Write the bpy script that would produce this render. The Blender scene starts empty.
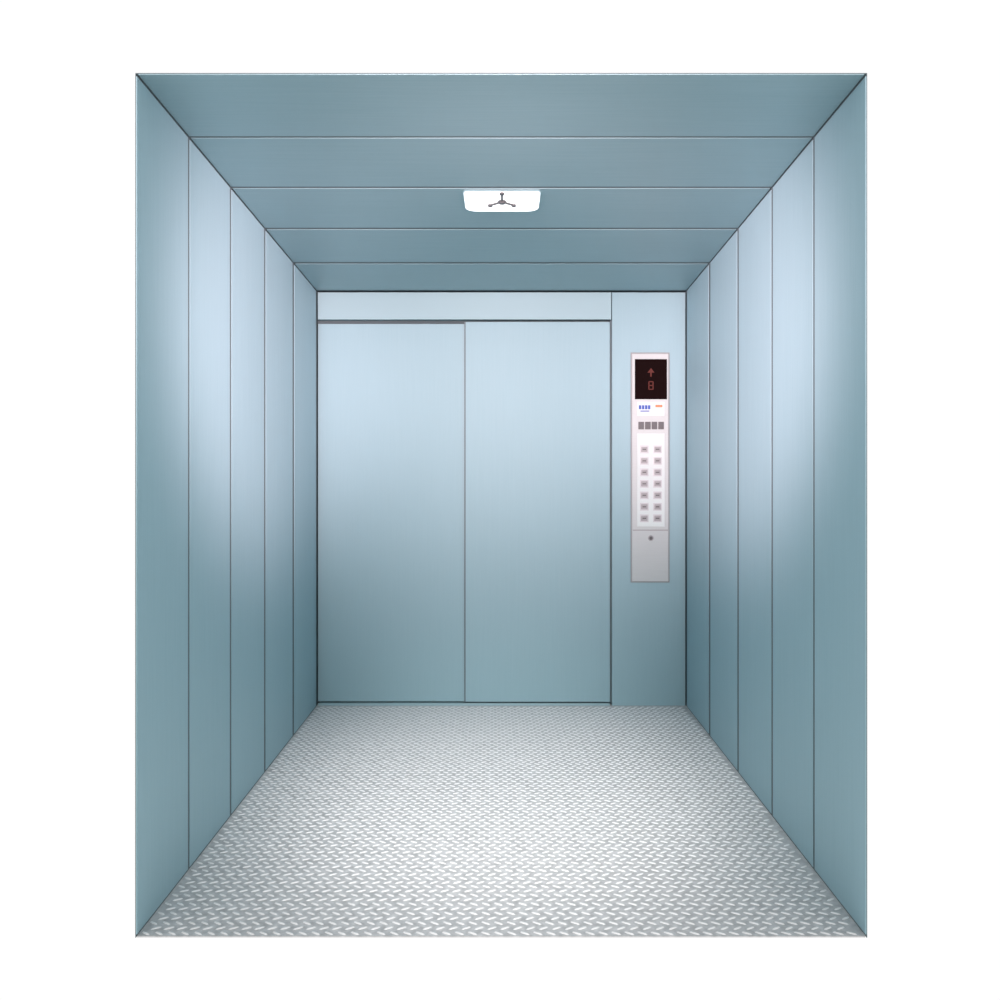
import bpy, bmesh, math, random
from mathutils import Vector, Matrix
random.seed(3)
U=1/365.0; D=2.33; CZ=445*U; DB=2.03
S=bpy.context.scene
try:
    S.view_settings.view_transform='Standard'; S.view_settings.look='None'
except Exception as e: print(e)
def P(px,py,d,off=0.0):
    return Vector(((px-502)*d*U,(d-1)*D+off,CZ+(491-py)*d*U))
YB=(DB-1)*D
def t(d): return (d-1)/(DB-1)
def XL(d): return -(365+10.6*t(d))*U
def XR(d): return (363.5+10.0*t(d))*U
def ZT(d): return CZ+(416.3-10.8*t(d))*U
def ZB(d): return CZ-(445-9.5*t(d))*U
def Y(d): return (d-1)*D
SEAM=[1,1.172,1.36,1.565,1.79,DB]

def mat(name,col,rough=.4,metal=0.0,emit=None,es=1.0,spec=.5):
    m=bpy.data.materials.new(name); m.use_nodes=True
    b=m.node_tree.nodes['Principled BSDF']
    b.inputs['Base Color'].default_value=(*col,1)
    b.inputs['Roughness'].default_value=rough
    b.inputs['Metallic'].default_value=metal
    b.inputs['Specular IOR Level'].default_value=spec
    if emit:
        b.inputs['Emission Color'].default_value=(*emit,1); b.inputs['Emission Strength'].default_value=es
    return m
def steel(name,c1,c2,rough,metal,scale=(60,60,1.2),spec=.5):
    m=mat(name,c1,rough,metal,spec=spec); nt=m.node_tree; n=nt.nodes; l=nt.links; b=n['Principled BSDF']
    tc=n.new('ShaderNodeTexCoord'); mp=n.new('ShaderNodeMapping'); mp.inputs['Scale'].default_value=scale
    nz=n.new('ShaderNodeTexNoise'); nz.inputs['Scale'].default_value=3; nz.inputs['Detail'].default_value=4
    mx=n.new('ShaderNodeMix'); mx.data_type='RGBA'
    mx.inputs[6].default_value=(*c1,1); mx.inputs[7].default_value=(*c2,1)
    l.new(tc.outputs['Object'],mp.inputs[0]); l.new(mp.outputs[0],nz.inputs[0]); l.new(nz.outputs[0],mx.inputs[0]); l.new(mx.outputs[2],b.inputs['Base Color'])
    return m
M_wall=steel('brushed_blue_steel',(.30,.465,.52),(.35,.515,.57),.6,.25)
M_ceil=steel('ceiling_blue_steel',(.25,.385,.42),(.31,.445,.48),.45,.5,(1.2,60,60))
M_door=steel('door_blue_steel',(.30,.465,.515),(.33,.495,.545),.5,.15)
M_dark=mat('dark_backing',(.11,.15,.165),.7,.0)  # dark backing sheet that shows through the panel gaps
M_lite=mat('pale_steel_trim',(.34,.50,.54),.5,.15)
M_silver=steel('satin_silver',(.50,.54,.54),(.55,.59,.59),.4,.1,(2,60,60))
M_white=mat('white_plastic',(.70,.78,.77),.4)
M_black=mat('black_glass',(.008,.002,.002),.5,spec=.03)
M_red=mat('dim_red_led',(.08,.02,.018),.5,0,(.30,.07,.05),.22,.1)
M_grey=mat('grey_button',(.33,.33,.34),.4,.2)
M_dgrey=mat('dark_grey_metal',(.10,.10,.105),.4,.2)
M_rim=mat('rim_grey',(.32,.34,.35),.5,.2)
M_jamb=mat('grey_jamb',(.16,.21,.23),.5,.2)
M_blue=mat('blue_print',(.04,.10,.45),.5)
M_orange=mat('orange_print',(.8,.25,.12),.5)
M_lamp=mat('lamp_diffuser',(.95,.95,.95),.4,0,(1,1,1),.9)

def finish(name,bm,mats,smooth=False):
    bmesh.ops.recalc_face_normals(bm,faces=bm.faces)
    me=bpy.data.meshes.new(name); bm.to_mesh(me); bm.free()
    for m in mats: me.materials.append(m)
    if smooth:
        for p in me.polygons: p.use_smooth=True
    o=bpy.data.objects.new(name,me); S.collection.objects.link(o); return o
def hexa(bm,c,n,th,mi=0,bev=0.0):
    b2=bmesh.new()
    a=[b2.verts.new(v) for v in c]; e=[b2.verts.new(v+n*th) for v in c]
    b2.faces.new(a); b2.faces.new(e[::-1])
    for i in range(4): b2.faces.new((a[i],e[i],e[(i+1)%4],a[(i+1)%4]))
    bmesh.ops.recalc_face_normals(b2,faces=b2.faces)
    if bev>0: bmesh.ops.bevel(b2,geom=b2.edges[:],offset=bev,segments=2,affect='EDGES',profile=.5)
    for f in b2.faces: f.material_index=mi
    me=bpy.data.meshes.new('t'); b2.to_mesh(me); b2.free(); bm.from_mesh(me); bpy.data.meshes.remove(me)
def box(bm,x0,x1,y0,y1,z0,z1,mi=0,bev=0.0):
    hexa(bm,[Vector((x0,y0,z0)),Vector((x1,y0,z0)),Vector((x1,y0,z1)),Vector((x0,y0,z1))],Vector((0,1,0)),y1-y0,mi,bev)
def boxpx(bm,px0,px1,py0,py1,ya,yb,mi=0,bev=0.0):
    a=P(px0,py1,DB); b=P(px1,py0,DB)
    box(bm,a.x,b.x,ya,yb,a.z,b.z,mi,bev)
def struct(o,label=None):
    o['kind']='structure'
    if label: o['label']=label
def gap(d): return .0065*d*d/D   # half gap in d units
E=.0048
def side(name,X,sgn):
    bm=bmesh.new(); n=Vector((sgn,0,0))
    for i in range(5):
        d0,d1=SEAM[i],SEAM[i+1]
        d0+= (gap(d0) if i else 0); d1-=gap(d1)
        c=[Vector((X(d0),Y(d0),ZB(d0)+.004)),Vector((X(d1),Y(d1),ZB(d1)+.004)),Vector((X(d1),Y(d1),ZT(d1)-.004)),Vector((X(d0),Y(d0),ZT(d0)-.004))]
        hexa(bm,c,n,.003,0,.001)
    d0,d1=1,DB+.024
    c=[Vector((X(d0)+sgn*.003,Y(d0),ZB(d0)-E)),Vector((X(d1)+sgn*.003,Y(d1),ZB(d1)-E)),Vector((X(d1)+sgn*.003,Y(d1),ZT(d1)+E)),Vector((X(d0)+sgn*.003,Y(d0),ZT(d0)+E))]
    hexa(bm,c,n,.0018,1)
    o=finish(name,bm,[M_wall,M_dark]); struct(o,'pale blue brushed steel wall of vertical panels with dark seams'); return o
side('wall_left',XL,-1); side('wall_right',XR,1)
bm=bmesh.new(); n=Vector((0,0,1))
for i in range(5):
    d0,d1=SEAM[i],SEAM[i+1]
    d0+=(gap(d0)*.85 if i else 0); d1-=gap(d1)*.85
    c=[Vector((XL(d0)+.003,Y(d0),ZT(d0))),Vector((XR(d0)-.003,Y(d0),ZT(d0))),Vector((XR(d1)-.003,Y(d1),ZT(d1))),Vector((XL(d1)+.003,Y(d1),ZT(d1)))]
    hexa(bm,c,n,.003,0,.001)
de=DB+.024
c=[Vector((XL(1)-.003,0,ZT(1)+.003)),Vector((XR(1)+.003,0,ZT(1)+.003)),Vector((XR(de)+.003,Y(de),ZT(de)+.003)),Vector((XL(de)-.003,Y(de),ZT(de)+.003))]
hexa(bm,c,n,.0018,1)
struct(finish('ceiling',bm,[M_ceil,M_dark]),'blue grey brushed steel ceiling of wide panels')
# floor
mf=mat('chequer_plate_steel',(.60,.63,.66),.4,.1)
nt=mf.node_tree; b=nt.nodes['Principled BSDF']
tc=nt.nodes.new('ShaderNodeTexCoord'); nz=nt.nodes.new('ShaderNodeTexNoise'); nz.inputs['Scale'].default_value=40; nz.inputs['Detail'].default_value=5
cr=nt.nodes.new('ShaderNodeValToRGB'); cr.color_ramp.elements[0].position=.3; cr.color_ramp.elements[1].position=.7
cr.color_ramp.elements[0].color=(.41,.41,.41,1); cr.color_ramp.elements[1].color=(.62,.615,.615,1)
nt.links.new(tc.outputs['Object'],nz.inputs[0]); nt.links.new(nz.outputs[0],cr.inputs[0]); nt.links.new(cr.outputs[0],b.inputs['Base Color'])
ml=mat('raised_tread_steel',(.84,.835,.83),.45,.1)
bm=bmesh.new()
c=[Vector((XL(1),0,ZB(1))),Vector((XR(1),0,ZB(1))),Vector((XR(de),Y(de),ZB(de))),Vector((XL(de),Y(de),ZB(de)))]
hexa(bm,c,Vector((0,0,-1)),.004,0)
# staggered rows of bars, direction alternating by row
spx=.036; sp=.027; r=0; y=sp*.5
while y<YB-.014:
    dd=1+y/D; zb=ZB(dd)
    off=.5*spx*(r%2)
    nmax=int((XR(dd)-XL(dd)-.036-off)/spx)+1
    for k in range(nmax):
        xx=XL(dd)+.019+off+k*spx
        a=math.radians(30 if r%2 else -30)
        L,W,H=.0158,.0042,.0026
        ca,sa=math.cos(a),math.sin(a)
        ring=[];top=[]
        for j in range(8):
            th=j*math.pi/4; u=L*math.cos(th); v=W*math.sin(th)*(1 if j%2==0 else 1.15)
            ring.append(bm.verts.new((xx+u*ca-v*sa,y+u*sa+v*ca,zb-.0003)))
            u*=.7; v*=.45
            top.append(bm.verts.new((xx+u*ca-v*sa,y+u*sa+v*ca,zb+H)))
        f=bm.faces.new(top); f.material_index=1; f.smooth=True
        for j in range(8):
            f=bm.faces.new((ring[j],ring[(j+1)%8],top[(j+1)%8],top[j])); f.material_index=1; f.smooth=True
    y+=sp; r+=1
struct(finish('floor',bm,[mf,ml]),'silver chequer plate metal floor with raised treads')
# back wall
bm=bmesh.new()
xl,xr=XL(DB),XR(DB); zt,zb=ZT(DB),ZB(DB)
box(bm,xl-.003,xr+.003,YB+.045,YB+.05,zb,zt+.003,1)
boxpx(bm,612.0,685.4,292.4,705.8,YB,YB+.04,0,.001)
struct(finish('wall_back',bm,[M_door,M_dark]),'blue steel return panel beside the lift doors')
bm=bmesh.new(); boxpx(bm,317.8,611.2,292.4,319.5,YB-.002,YB+.04,0,.001)
struct(finish('trim_1',bm,[M_lite]),'pale steel header strip above the lift doors')
bm=bmesh.new(); boxpx(bm,610.4,611.6,320.5,703,YB+.002,YB+.04,0,.001)
struct(finish('trim_2',bm,[M_jamb]),'dark narrow door jamb')
bm=bmesh.new(); boxpx(bm,318,609.8,703.4,705.9,YB+.0,YB+.04,0,.001)
struct(finish('trim_3',bm,[M_lite]),'pale door sill')
bm=bmesh.new(); boxpx(bm,317.5,464.5,323.5,701.9,YB+.012,YB+.022,0,.001)
struct(finish('door_1',bm,[M_door]),'blue brushed steel sliding lift door leaf')
bm=bmesh.new(); boxpx(bm,465.6,609.9,321.8,701.9,YB+.002,YB+.010,0,.001)
boxpx(bm,464.2,465.6,321.8,701.9,YB+.0025,YB+.0095,1,.0)
struct(finish('door_2',bm,[M_door,M_jamb]),'blue brushed steel sliding lift door leaf')

# control panel
def empty(name,loc):
    e=bpy.data.objects.new(name,None); e.location=loc; e.empty_display_size=.05; S.collection.objects.link(e); return e
WL={}
def par(o,p):
    o.parent=p; o.matrix_parent_inverse=Matrix.Translation(-Vector(WL[p.name]))
loc=P(650,582,DB); loc.y=YB
cp=empty('control_panel',loc); WL[cp.name]=loc.copy()
cp['label']='tall satin silver lift control panel with display and floor buttons'; cp['category']='control panel'
yf=YB-.012
bm=bmesh.new(); boxpx(bm,631.8,668.2,353.8,581.2,yf,YB,0,.003)
boxpx(bm,630.6,669.4,352.6,582.4,YB-.007,YB,2,.001)
boxpx(bm,632.5,667.5,529.5,530.6,yf-.0006,yf+.001,1)
par(finish('faceplate',bm,[M_silver,M_grey,M_rim]),cp)
bm=bmesh.new(); boxpx(bm,634.5,666.5,359.5,399.5,yf-.003,yf,0,.0015)
disp=finish('display_screen',bm,[M_black]); par(disp,cp); disp['label']='black floor indicator display with red arrow and digit'
def childpx(name,rects,m,parent,ya,yb,bev=.0004):
    bm=bmesh.new()
    for r_ in rects: boxpx(bm,*r_,ya,yb,0,bev)
    o=finish(name,bm,[m]); o.parent=parent
    if parent is cp: o.matrix_parent_inverse=Matrix.Translation(-loc)
    return o
bm=bmesh.new()
def pt(x,y): v=P(x,y,DB); v.y=yf-.0036; return v
hexa(bm,[pt(647,373),pt(650.5,373),pt(650.5,368.5),pt(650.5,368.6)],Vector((0,1,0)),.001)
hexa(bm,[pt(650.5,373),pt(654,373),pt(650.6,368.6),pt(650.5,368.5)],Vector((0,1,0)),.001)
boxpx(bm,649.8,651.2,373,377,yf-.0036,yf-.0026)
ar=finish('arrow',bm,[M_red]); ar.parent=disp
seg=[(648.3,652.7,381.5,382.5),(648.3,652.7,385.3,386.3),(648.3,652.7,389.1,390.1),(647.9,649,382,389.8),(652,653.1,382,389.8)]
childpx('digit',seg,M_red,disp,yf-.0036,yf-.0026,0)
childpx('emblem',[(638.5,641,405.5,409.5),(641.6,644,405.5,409.5),(644.6,647,405.5,409.5),(647.6,650,405.5,409.5),(640,649,410.8,411.8)],M_blue,cp,yf-.0008,yf+.001,0)
childpx('emblem',[(655,662,405,407.5)],M_orange,cp,yf-.0008,yf+.001,0)
bm=bmesh.new(); boxpx(bm,637,664,402,416,yf-.0004,yf+.001,0,0)
par(finish('nameplate',bm,[M_white]),cp)
for i in range(4):
    x=638+i*6.6
    childpx('indicator',[(x,x+5.6,422,429.5)],M_dgrey,cp,yf-.003,yf,.001)
bm=bmesh.new(); boxpx(bm,636.8,664.2,433.5,526.5,yf-.0015,yf,0,.001)
par(finish('button_plate',bm,[M_white]),cp)
bm=bmesh.new()
pw=DB*U
box(bm,-4.3*pw,4.3*pw,-.0020,.0,-3.8*pw,3.8*pw,0,.001)
box(bm,-3.2*pw,3.2*pw,-.0042,-.0015,-2.6*pw,2.6*pw,1,.0015)
box(bm,-1.8*pw,1.8*pw,-.0047,-.0040,-.6*pw,.6*pw,2,0)
base=finish('button',bm,[mat('button_bezel',(.56,.57,.59),.35,.2),M_grey,M_dgrey])
for i in range(7):
    for j in range(2):
        o=base if (i==0 and j==0) else base.copy()
        if o is not base: S.collection.objects.link(o)
        v=P(643.8+j*13.2,449.5+i*11.45,DB); v.y=yf-.0015
        o.parent=cp; o.location=v-loc
        o.matrix_parent_inverse=Matrix()
def cyl(name,px,py,rad,ya,yb,m):
    bm=bmesh.new(); bmesh.ops.create_cone(bm,cap_ends=True,segments=32,radius1=rad,radius2=rad*.9,depth=yb-ya)
    v=P(px,py,DB)
    bmesh.ops.transform(bm,matrix=Matrix.Translation((v.x,(ya+yb)/2,v.z))@Matrix.Rotation(math.radians(90),4,'X'),verts=bm.verts)
    o=finish(name,bm,[m]); par(o,cp); return o
cyl('key_switch',650.5,538,.016,yf-.004,yf+.001,M_grey)
cyl('keyhole',650.5,538,.010,yf-.0048,yf-.003,M_dgrey)

# ceiling lamp
d0,d1=1.375,1.462
ll=Vector((0,Y((d0+d1)/2),ZT((d0+d1)/2)))
lamp=empty('ceiling_lamp',ll); WL[lamp.name]=ll.copy()
lamp['label']='white glowing ceiling lamp with small dark bracket'; lamp['category']='ceiling lamp'
hw=38.5*1.37*U; y0,y1=Y(d0),Y(d1)
def rounded(hw,y0,y1,r,n=8):
    pts=[]
    for cx,cy,a0,rr in ((hw-.012,y0+.012,-90,.012),(hw-r,y1-r,0,r),(-hw+r,y1-r,90,r),(-hw+.012,y0+.012,180,.012)):
        for i in range(n+1):
            a=math.radians(a0+90*i/n); pts.append((cx+rr*math.cos(a),cy+rr*math.sin(a)))
    return pts
def plate(name,pts,zf,zth,m):
    bm=bmesh.new()
    lo=[bm.verts.new((x,y,zf(y)-zth)) for x,y in pts]; hi=[bm.verts.new((x,y,zf(y))) for x,y in pts]
    bm.faces.new(lo); bm.faces.new(hi[::-1]); n=len(pts)
    for i in range(n): bm.faces.new((lo[i],lo[(i+1)%n],hi[(i+1)%n],hi[i]))
    o=finish(name,bm,[m]); par(o,lamp); return o
zf=lambda y: ZT(1+y/D)
plate('lamp_frame',rounded(hw+.003,y0-.003,y1+.003,.05),zf,.003,M_lite)
plate('lamp_diffuser',rounded(hw,y0,y1,.046),lambda y:zf(y)-.003,.005,M_lamp)
bm=bmesh.new(); yc=Y(1.412); zc=zf(yc)-.008
bmesh.ops.create_cone(bm,cap_ends=True,segments=20,radius1=.011,radius2=.016,depth=.010,matrix=Matrix.Translation((0,yc,zc-.005)))
for a,L in ((-90,.092),(40,.060),(140,.060)):
    dx,dy=math.cos(math.radians(a)),math.sin(math.radians(a)); w=.004
    c=[Vector((-dy*w,yc+dx*w,zc)),Vector((dy*w,yc-dx*w,zc)),Vector((dx*L+dy*w,yc+dy*L-dx*w,zc)),Vector((dx*L-dy*w,yc+dy*L+dx*w,zc))]
    hexa(bm,c,Vector((0,0,-1)),.005,0,.001)
    bmesh.ops.create_cone(bm,cap_ends=True,segments=16,radius1=.009,radius2=.009,depth=.007,matrix=Matrix.Translation((dx*L,yc+dy*L,zc-.0035)))
br=finish('bracket',bm,[M_dgrey]); par(br,lamp); br['label']='dark three-armed metal bracket'

# lights
w=bpy.data.worlds.new('World'); S.world=w; w.use_nodes=True
w.node_tree.nodes['Background'].inputs[0].default_value=(1,1,1,1); w.node_tree.nodes['Background'].inputs[1].default_value=1.02
def aim(o,loc_,tgt):
    o.location=loc_; S.collection.objects.link(o)
    o.rotation_euler=(Vector(tgt)-Vector(loc_)).to_track_quat('-Z','Y').to_euler(); return o
def spot(name,loc_,tgt,e,ang,blend,size,col=(1,1,1)):
    l=bpy.data.lights.new(name,'SPOT'); l.energy=e; l.spot_size=math.radians(ang); l.spot_blend=blend; l.shadow_soft_size=size; l.color=col
    return aim(bpy.data.objects.new(name,l),loc_,tgt)
def area(name,loc_,tgt,e,sx,sy,spread,col=(1,1,1)):
    l=bpy.data.lights.new(name,'AREA'); l.shape='RECTANGLE'; l.size=sx; l.size_y=sy; l.energy=e; l.spread=math.radians(spread); l.color=col
    return aim(bpy.data.objects.new(name,l),loc_,tgt)
PK=(1,.70,.72)
area('added_softbox',(0,-3.3,2.0),(0,YB,2.15),16.5,2.2,.7,42,(1,.74,.75))  # added behind the camera to brighten the upper doors
spot('added_spot',(1.3,-1.0,1.75),(-1.02,1.2,1.8),760,40,1,.25,PK)  # added out of view, makes the bright band on the left wall
spot('added_spot',(-1.3,-1.0,1.75),(1.02,1.2,1.8),760,40,1,.25,PK)  # mirrored addition for the right wall's bright band
spot('added_spot',(0,-1.5,3.0),(0,1.1,0),640,36,1,.3,(1,.96,.95))  # added above the view to lift the middle of the floor

cam=bpy.data.cameras.new('Camera'); co=bpy.data.objects.new('Camera',cam); S.collection.objects.link(co)
co.location=(0,-D,CZ); co.rotation_euler=(math.radians(90),0,0)
cam.sensor_width=36; cam.lens=D/U*36/1000; cam.shift_x=-.002; cam.shift_y=-.009
S.camera=co
